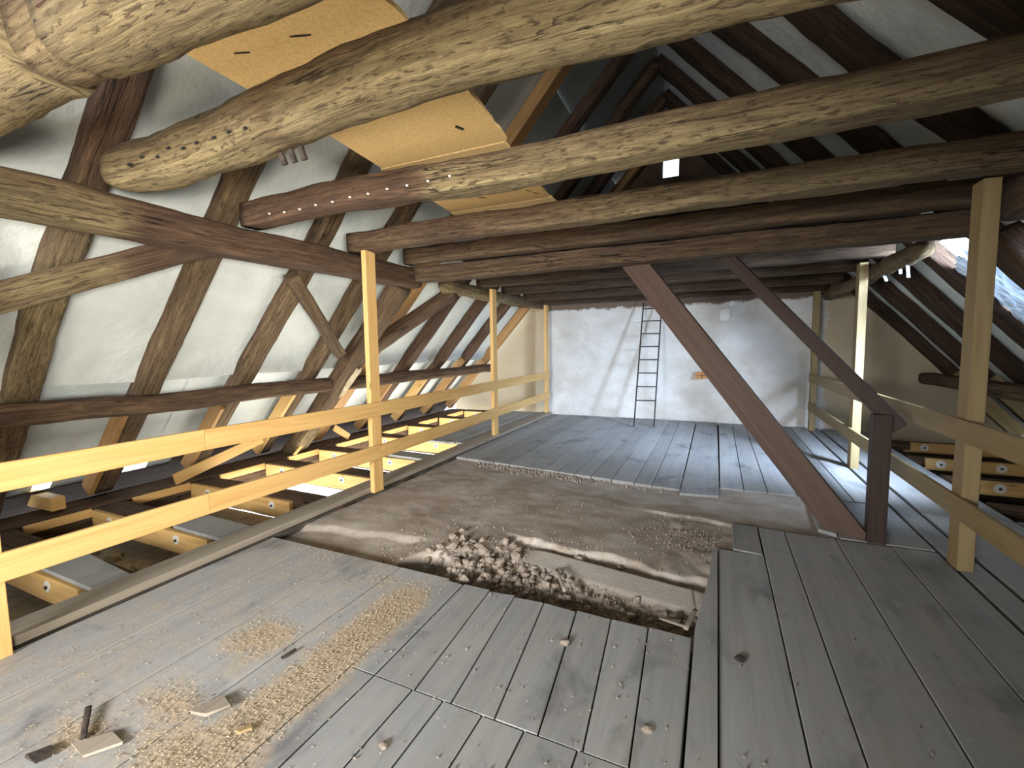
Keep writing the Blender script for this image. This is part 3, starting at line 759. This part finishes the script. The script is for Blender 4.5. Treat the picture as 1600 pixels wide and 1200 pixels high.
for par, (x, y, ang, ln) in ((c1, (-1.62, 1.45, .35, .07)), (c1, (-1.60, 1.455, .35, .07)), (c1, (-1.93, 1.42, .35, .07)), (c2, (-1.42, 2.42, 1.2, .06)), (c3, (-1.47, 3.62, .8, .05)), (c3, (-1.44, 3.70, .8, .05)), (c2, (-1.43, 2.43, 1.2, .06)), (c3, (-1.9, 3.6, .5, .07))):
    d = Vector((math.cos(ang), math.sin(ang), 0)) * ln / 2; c = Vector((x, y, 2.902))
    board('staple', c - d, c + d, .006, .005, IRON, par, ch=.001)
tag(board('pine_block', (-1.42, 5.02, 2.80), (-1.42, 5.02, 2.92), .05, .09, PINE, up=(0, 1, 0)), 'small upright orange pine block at the far end of the chipboard walkway', 'block')

# ------------------------------------------------------------------ railings
def railing(name, label, posts, rails, tops, side):
    t = thing(name, label, 'railing', (posts[0][0], posts[0][1], 0))
    for (x, y), zt in zip(posts, tops):
        board('post', (x, y, 0), (x, y, zt), .06 if side < 0 else .09, .15, PINE_DIM if side > 0 else PINE, t, up=(0, 1, 0))
    for a, b in rails:
        for zc0, zc1, in ((a[2], b[2]), (a[3], b[3])):
            board('rail', (a[0], a[1], zc0), (b[0], b[1], zc1), .028, .152, PINE_DIM if side > 0 else PINE, t)
    return t
lo = .03 + .016
rl = railing('railing', 'fresh pine railing with two rails along the left edge of the floor',
        [(-3.415, -1.9), (-3.415, .885), (-3.45, 3.87), (-3.53, 7.0), (-3.60, 9.84)],
        [((-3.365, -1.95, .97, .505), (-3.38, 2.0, .955, .48)), ((-3.38, 2.004, .955, .48), (-3.405, 3.87, .93, .452)), ((-3.405, 3.874, .93, .452), (-3.485, 7.0, .935, .46)), ((-3.485, 7.004, .935, .46), (-3.555, 9.9, .93, .46))],
        [2.62, 2.60, 2.64, 2.58, 2.55], -1)
rr = railing('railing', 'dim pine railing with two rails along the right edge of the floor',
        [(1.61, -1.9), (1.60, 1.0), (1.60, 4.10), (1.61, 6.93), (1.60, 9.66)],
        [((1.54, -1.95, 1.0, .44), (1.54, 4.10, .985, .45)), ((1.54, 4.104, .985, .45), (1.55, 9.7, .955, .44))],
        [2.6, 2.6, 2.645, 2.56, 2.5], 1)

# ------------------------------------------------------------------ stair, ladder
ST = thing('stair', 'wide brown inclined stair stringer with dark newel post and handrail beside it', 'stair', (1.05, 4.45, 0))
d_ = Vector((-.80 - 1.02, 5.10 - 4.42, 2.42)); dn_ = d_.normalized()
base = Vector((1.02, 4.42, 0.0))
hz = Vector((dn_.x, dn_.y, 0)).normalized(); across = Vector((-hz.y, hz.x, 0))
if across.y < 0: across = -across
def stringer(off):
    o = across * off
    nrm = dn_.cross(across).normalized()
    wv = .125
    s = Vector((hz.x, hz.y, 0))
    hw = wv / abs(dn_.z)          # half width measured horizontally
    a0, a1 = base + o - s * hw, base + o + s * hw
    tp = d_ * (2.75 / d_.z)
    V = []
    for k in (0, 1):
        q = across * .045 * k
        V += [a0 + q, a1 + q, a1 + tp + q, a0 + tp + q]
    F = [(0, 1, 2, 3), (7, 6, 5, 4), (0, 4, 5, 1), (1, 5, 6, 2), (2, 6, 7, 3), (3, 7, 4, 0)]
    uv = []
    for f in F: uv.append(tuple(((V[j] - base).dot(dn_), (V[j] - base).dot(nrm) + (V[j] - base).dot(across)) for j in f))
    return finish('stringer', V, F, STAIR, ST, uv)
stringer(0)
nb = Vector((1.185, 4.38, 0))
board('newel_post', nb, nb + Vector((0, 0, 1.03)), .12, .10, RAILD, ST, up=(0, 1, 0))
hb = Vector((1.30, 4.36, .93)); ht = Vector((.05, 5.12, 2.50))
board('handrail', hb, hb + (ht - hb) * 1.03, .05, .11, RAILD, ST)
LD = thing('ladder', 'narrow dark iron ladder leaning against the white plastered gable wall', 'ladder', (-1.27, 8.93, 0))
l0, l1 = Vector((-1.45, 8.89, .0)), Vector((-1.44, 9.93, 2.48)); r0_, r1_ = Vector((-1.08, 8.95, .0)), Vector((-1.07, 9.93, 2.48))
for a, b in ((l0, l1), (r0_, r1_)): board('stile', a, b, .022, .045, IRON, LD, up=(0, 1, 0))
for k in range(8):
    t = (.5 + k * .265) / 2.48
    if t < .98: board('rung', l0.lerp(l1, t), r0_.lerp(r1_, t), .022, .022, IRON, LD)

# ------------------------------------------------------------------ right eaves bay
RJ = [(5.7, 2.95), (6.74, 2.75), (7.80, 2.61), (8.95, 2.81)]
RJL = ['nearest joist with pine plank in the right eaves beyond the railing', 'joist with bolted orange pine plank in the right eaves beside the near post', 'joist with two washers on its orange pine plank in the right eaves', 'farthest joist with orange pine plank in the right eaves']
for (y, x0), lb in zip(RJ, RJL):
    t = thing('floor_joist', lb, 'joist', (3.4, y, -.2))
    timber('joist_timber', (2.5, y + .17, -.13), (4.1, y + .17, -.13), .26, .22, OLD, t, exp=9, seg=14, pale=lambda tt, s, k: .1)
    board('sister_plank', (x0, y, -.06), (4.1, y, -.06), .05, .14, PINE, t)
    board('packing_lath', (x0 - .1, y - .03, -.125), (4.1, y - .03, -.125), .05, .02, PINE, t)
    for bx in (x0 + .16, x0 + .76):
        wsh = disc('washer', (bx, y - .025, -.06), (0, -1, 0), .055, .006, WASH, t)
        disc('nut', (bx, y - .031, -.06), (0, -1, 0), .014, .012, IRON, wsh, 6)
f2 = empty('floor_2', (3.4, 4, -.3)); f2['kind'] = 'structure'
box('dark_infill', (2.4, -3.5, -.32), (4.7, 10.1, -.26), DARKF, f2)
planks([2.46, 2.8], -1, 5.4, z1=-.02)
# torn translucent roof film in the open bay
def film(y0, y1, z0, z1, off, nm, label, seed):
    nu, nv = 46, 60; V, F, idx = [], [], {}
    for i in range(nv + 1):
        for j in range(nu + 1):
            z = z0 + (z1 - z0) * i / nv; y = y0 + (y1 - y0) * j / nu
            rag = .10 * noise.noise((z * 5, seed, 1)) + .05 * noise.noise((z * 19, seed, 4))
            ragt = .12 * noise.noise((y * 5, seed, 7)) + .06 * noise.noise((y * 21, seed, 3))
            if y > y1 - .08 + rag or z > z1 - .1 + ragt: continue
            d = .06 * noise.noise((y * 4, z * 2.2, seed)) + .03 * abs(noise.noise((y * 11 + z * 3, z * 5, seed))) + .012 * noise.noise((y * 31, z * 24, seed))
            idx[i, j] = len(V); V.append(onroof(z, y, 'R', off + d))
    for i in range(nv):
        for j in range(nu):
            q = [idx.get(k) for k in ((i, j), (i, j + 1), (i + 1, j + 1), (i + 1, j))]
            if None not in q: F.append(tuple(q))
    return tag(finish(nm, V, F, FOIL), label, 'film')
film(5.62, 6.62, .95, 2.52, .06, 'roof_film', 'crumpled bluish translucent film hanging in the torn bay of the right slope', 2.3)
film(4.75, 5.5, .9, 1.72, .10, 'roof_film', 'smaller loose scrap of bright film low in the torn roof bay', 7.7)
for k, (y, z, l_) in enumerate(((6.15, 2.45, .16), (6.5, 2.47, .10), (6.9, 2.42, .08))):
    p = Vector((1.83 + U(-.02, .03), y, z - .02))
    tag(board('film_shred', p, p + Vector((U(-.03, .03), U(-.05, .05), -l_)), .03, .006, FOIL, up=(0, 1, 0)), 'small bright shred of film hanging from the ragged right purlin', 'film', 'film shreds under the ragged purlin')

# ------------------------------------------------------------------ rubble, splinters, dust
def chunk_mesh(k):
    bm = bmesh.new(); bmesh.ops.create_icosphere(bm, subdivisions=1, radius=1)
    for v in bm.verts:
        v.co *= 1 + .55 * noise.noise(v.co * 1.3 + Vector((k * 7.7, 0, 0)))
        v.co.z *= .72
    me = bpy.data.meshes.new('rubble_chunk'); bm.to_mesh(me); bm.free(); me.materials.append(RUB); return me
CH = [chunk_mesh(k) for k in range(8)]
cnt = 0
rnd = random.Random(11)
while cnt < 290:
    x = rnd.uniform(-2.1, -.12); y = rnd.uniform(2.52, 3.35)
    # lumps crowd the hollow between the hole and the embedded beam, and the small pit at its right end
    dens = .9 * math.exp(-((x + 1.45) / .45) ** 2 - ((y - 2.92) / .26) ** 2) + .9 * math.exp(-((x + .35) / .16) ** 2 - ((y - 2.68) / .12) ** 2) + .26
    if y > crust(x) - .05 or rnd.random() > dens: continue
    h, _, sm = clay(x, y)
    if sm > .4: continue
    r = rnd.choice((.012, .016, .02, .024, .028, .034, .042)) * rnd.uniform(.8, 1.25)
    o = bpy.data.objects.new('rubble_chunk', CH[cnt % 8]); COL.objects.link(o)
    o.location = (x, y, h + r * .35); o.scale = (r, r, r); o.rotation_euler = (rnd.uniform(0, 1), rnd.uniform(0, 1), rnd.uniform(0, 6.28))
    tag(o, 'lump of dry clay rubble lying in the broken floor hollow', 'rubble', 'clay rubble in the floor hollow'); cnt += 1
def bits(name, n, sampler, size, mat, label, cat, flat=.5, long=1.0):
    V, F = [], []
    for _ in range(n):
        p = sampler()
        if p is None: continue
        x, y, z = p; s = size * rnd.uniform(.5, 1.6); a = rnd.uniform(0, 6.28)
        dx, dy = math.cos(a) * s, math.sin(a) * s
        b = len(V)
        V += [(x - dx * long, y - dy * long, z - .001), (x + dx * long, y + dy * long, z - .001), (x - dy * .8, y + dx * .8, z + s * .1), (x + rnd.uniform(-.3, .3) * s, y + rnd.uniform(-.3, .3) * s, z + s * flat * 1.6)]
        F += [(b, b + 1, b + 3), (b + 1, b + 2, b + 3), (b + 2, b, b + 3), (b, b + 2, b + 1)]
    return tag(finish(name, V, F, mat), label, cat, kind='stuff')
def s_dust():
    for _ in range(30):
        x, y = rnd.uniform(-3.2, -1.45), rnd.uniform(.6, 2.5)
        if rnd.random() < max(0, dustf(x, y) - .38) ** 1.3 + .012: return x, y, .003
def s_fine():
    for _ in range(30):
        x, y = rnd.uniform(-2.6, .1), rnd.uniform(2.52, 4.6)
        if rnd.random() < .9 * math.exp(-((x + 1.3) / .6) ** 2 - ((y - 2.95) / .32) ** 2) + .35 * math.exp(-((x + .2) / .3) ** 2 - ((y - 3.95) / .25) ** 2) + .008 + (.4 if y < 2.95 - .1 * (x + .8) and x > -1.8 else 0):
            h, _, sm = clay(x, y)
            if sm < .5: return x, y, h
def s_step():
    x = rnd.gauss(-2.0, .55); y = 5.42 - .127 * (x + 2.3) - abs(rnd.gauss(0, .09))
    if x < -3.3 or x > -.4: return None
    return x, y, clay(x, y)[0]
def s_deck():
    x, y = rnd.uniform(-1.6, 1.5), rnd.uniform(.9, 4.2)
    if x > -.1 and rnd.random() < .6: return None
    if y > 2.5 and x < .05: return None
    return x, y, .004
bits('sawdust', 6000, s_dust, .0032, DUSTM, 'scattered sawdust and wood crumbs over the dusty front boards', 'sawdust', .6, 1.3)
bits('fine_rubble', 4200, s_fine, .0075, RUB, 'fine clay crumbs and grit filling the floor hollow', 'rubble', .9)
bits('grit', 700, s_step, .014, RUB, 'pale grit along the edge of the rear deck', 'grit', .9)
bits('deck_crumbs', 420, s_deck, .006, RUB, 'tiny crumbs scattered over the grey planks', 'grit', .7)
# loose pieces on the boards
def scrap(name, pts, z0, z1, mat, label, cat):
    n = len(pts); V = [(x, y, z0) for x, y in pts] + [(x + U(-.004, .004), y + U(-.004, .004), z1) for x, y in pts]
    F = [tuple(reversed(range(n))), tuple(range(n, 2 * n))] + [(k, (k + 1) % n, n + (k + 1) % n, n + k) for k in range(n)]
    uv = [tuple((V[j][1], V[j][0] + V[j][2]) for j in f) for f in F]
    return tag(finish(name, V, F, mat, None, uv), label, cat)
scrap('wood_scrap', [(-2.07, 1.09), (-1.99, 1.105), (-1.945, 1.185), (-2.035, 1.21)], .012, .026, WEATH, 'flat square grey wood offcut lying on the sawdust of the front boards', 'offcut')
scrap('wood_scrap', [(-2.36, .80), (-2.24, .79), (-2.17, .885), (-2.27, .90)], .006, .016, WEATH, 'longer dusty wood offcut in front of the bark strip', 'offcut')
scrap('wood_scrap', [(-2.46, .695), (-2.38, .70), (-2.37, .76), (-2.42, .765)], .006, .018, BARK, 'dark wood chip at the near corner of the front boards', 'chip')
scrap('wood_splinter', [(-1.80, 1.11), (-1.775, 1.105), (-1.745, 1.145), (-1.765, 1.155)], .008, .02, PINE_DIM, 'small pale wood chip in the sawdust', 'chip')
scrap('wood_splinter', [(-2.02, 1.50), (-2.005, 1.50), (-2.00, 1.58), (-2.012, 1.58)], .006, .016, BARK, 'thin dark splinter on the dusty boards', 'splinter')
tag(timber('bark_strip', (-2.53, .90, .02), (-2.36, .815, .012), .022, .012, BARK, seg=10, jit=.004, wig=.05, npt=8), 'curved dark strip of bark on the dusty front boards', 'bark')
tag(timber('wood_sliver', (-.115, 3.02, .02), (-.085, 2.80, .0), .02, .012, WEATH, seg=6, jit=.003, wig=.02, npt=8), 'pale sliver at the far right rim of the floor hollow', 'splinter')
tag(timber('wood_sliver', (-.085, 2.80, .0), (-.125, 2.56, .01), .025, .012, WEATH, seg=6, jit=.003, wig=.02, npt=8), 'pale sliver at the near right rim of the floor hollow', 'splinter')
tag(timber('wood_sliver', (-1.02, 2.98, -.02), (-.88, 2.74, -.02), .025, .02, WEATH, seg=6, jit=.003, wig=.02, npt=8), 'short stick lying among the clay rubble', 'splinter')
tag(timber('wood_sliver', (-.28, 2.70, -.04), (-.12, 2.62, -.005), .016, .014, WEATH, seg=6, jit=.003, wig=.02, npt=8), 'thin stick across the small pit at the right end of the hollow', 'splinter')
for i, (x, y, r, lb) in enumerate(((-.71, 2.20, .024, 'grey tuft of debris on the plank seam near the hollow'), (-.23, 1.81, .02, 'grey tuft of debris on the centre planks'), (.14, 2.43, .022, 'dark clod on the right-hand planks'), (-1.19, 1.31, .016, 'small clod on the near centre planks'))):
    tag(lump('debris_clod', (x, y, r * .45), r, RUB if i != 2 else BARK, None, i * 5.5, 2, (1.2, 1, .6)), lb, 'debris')
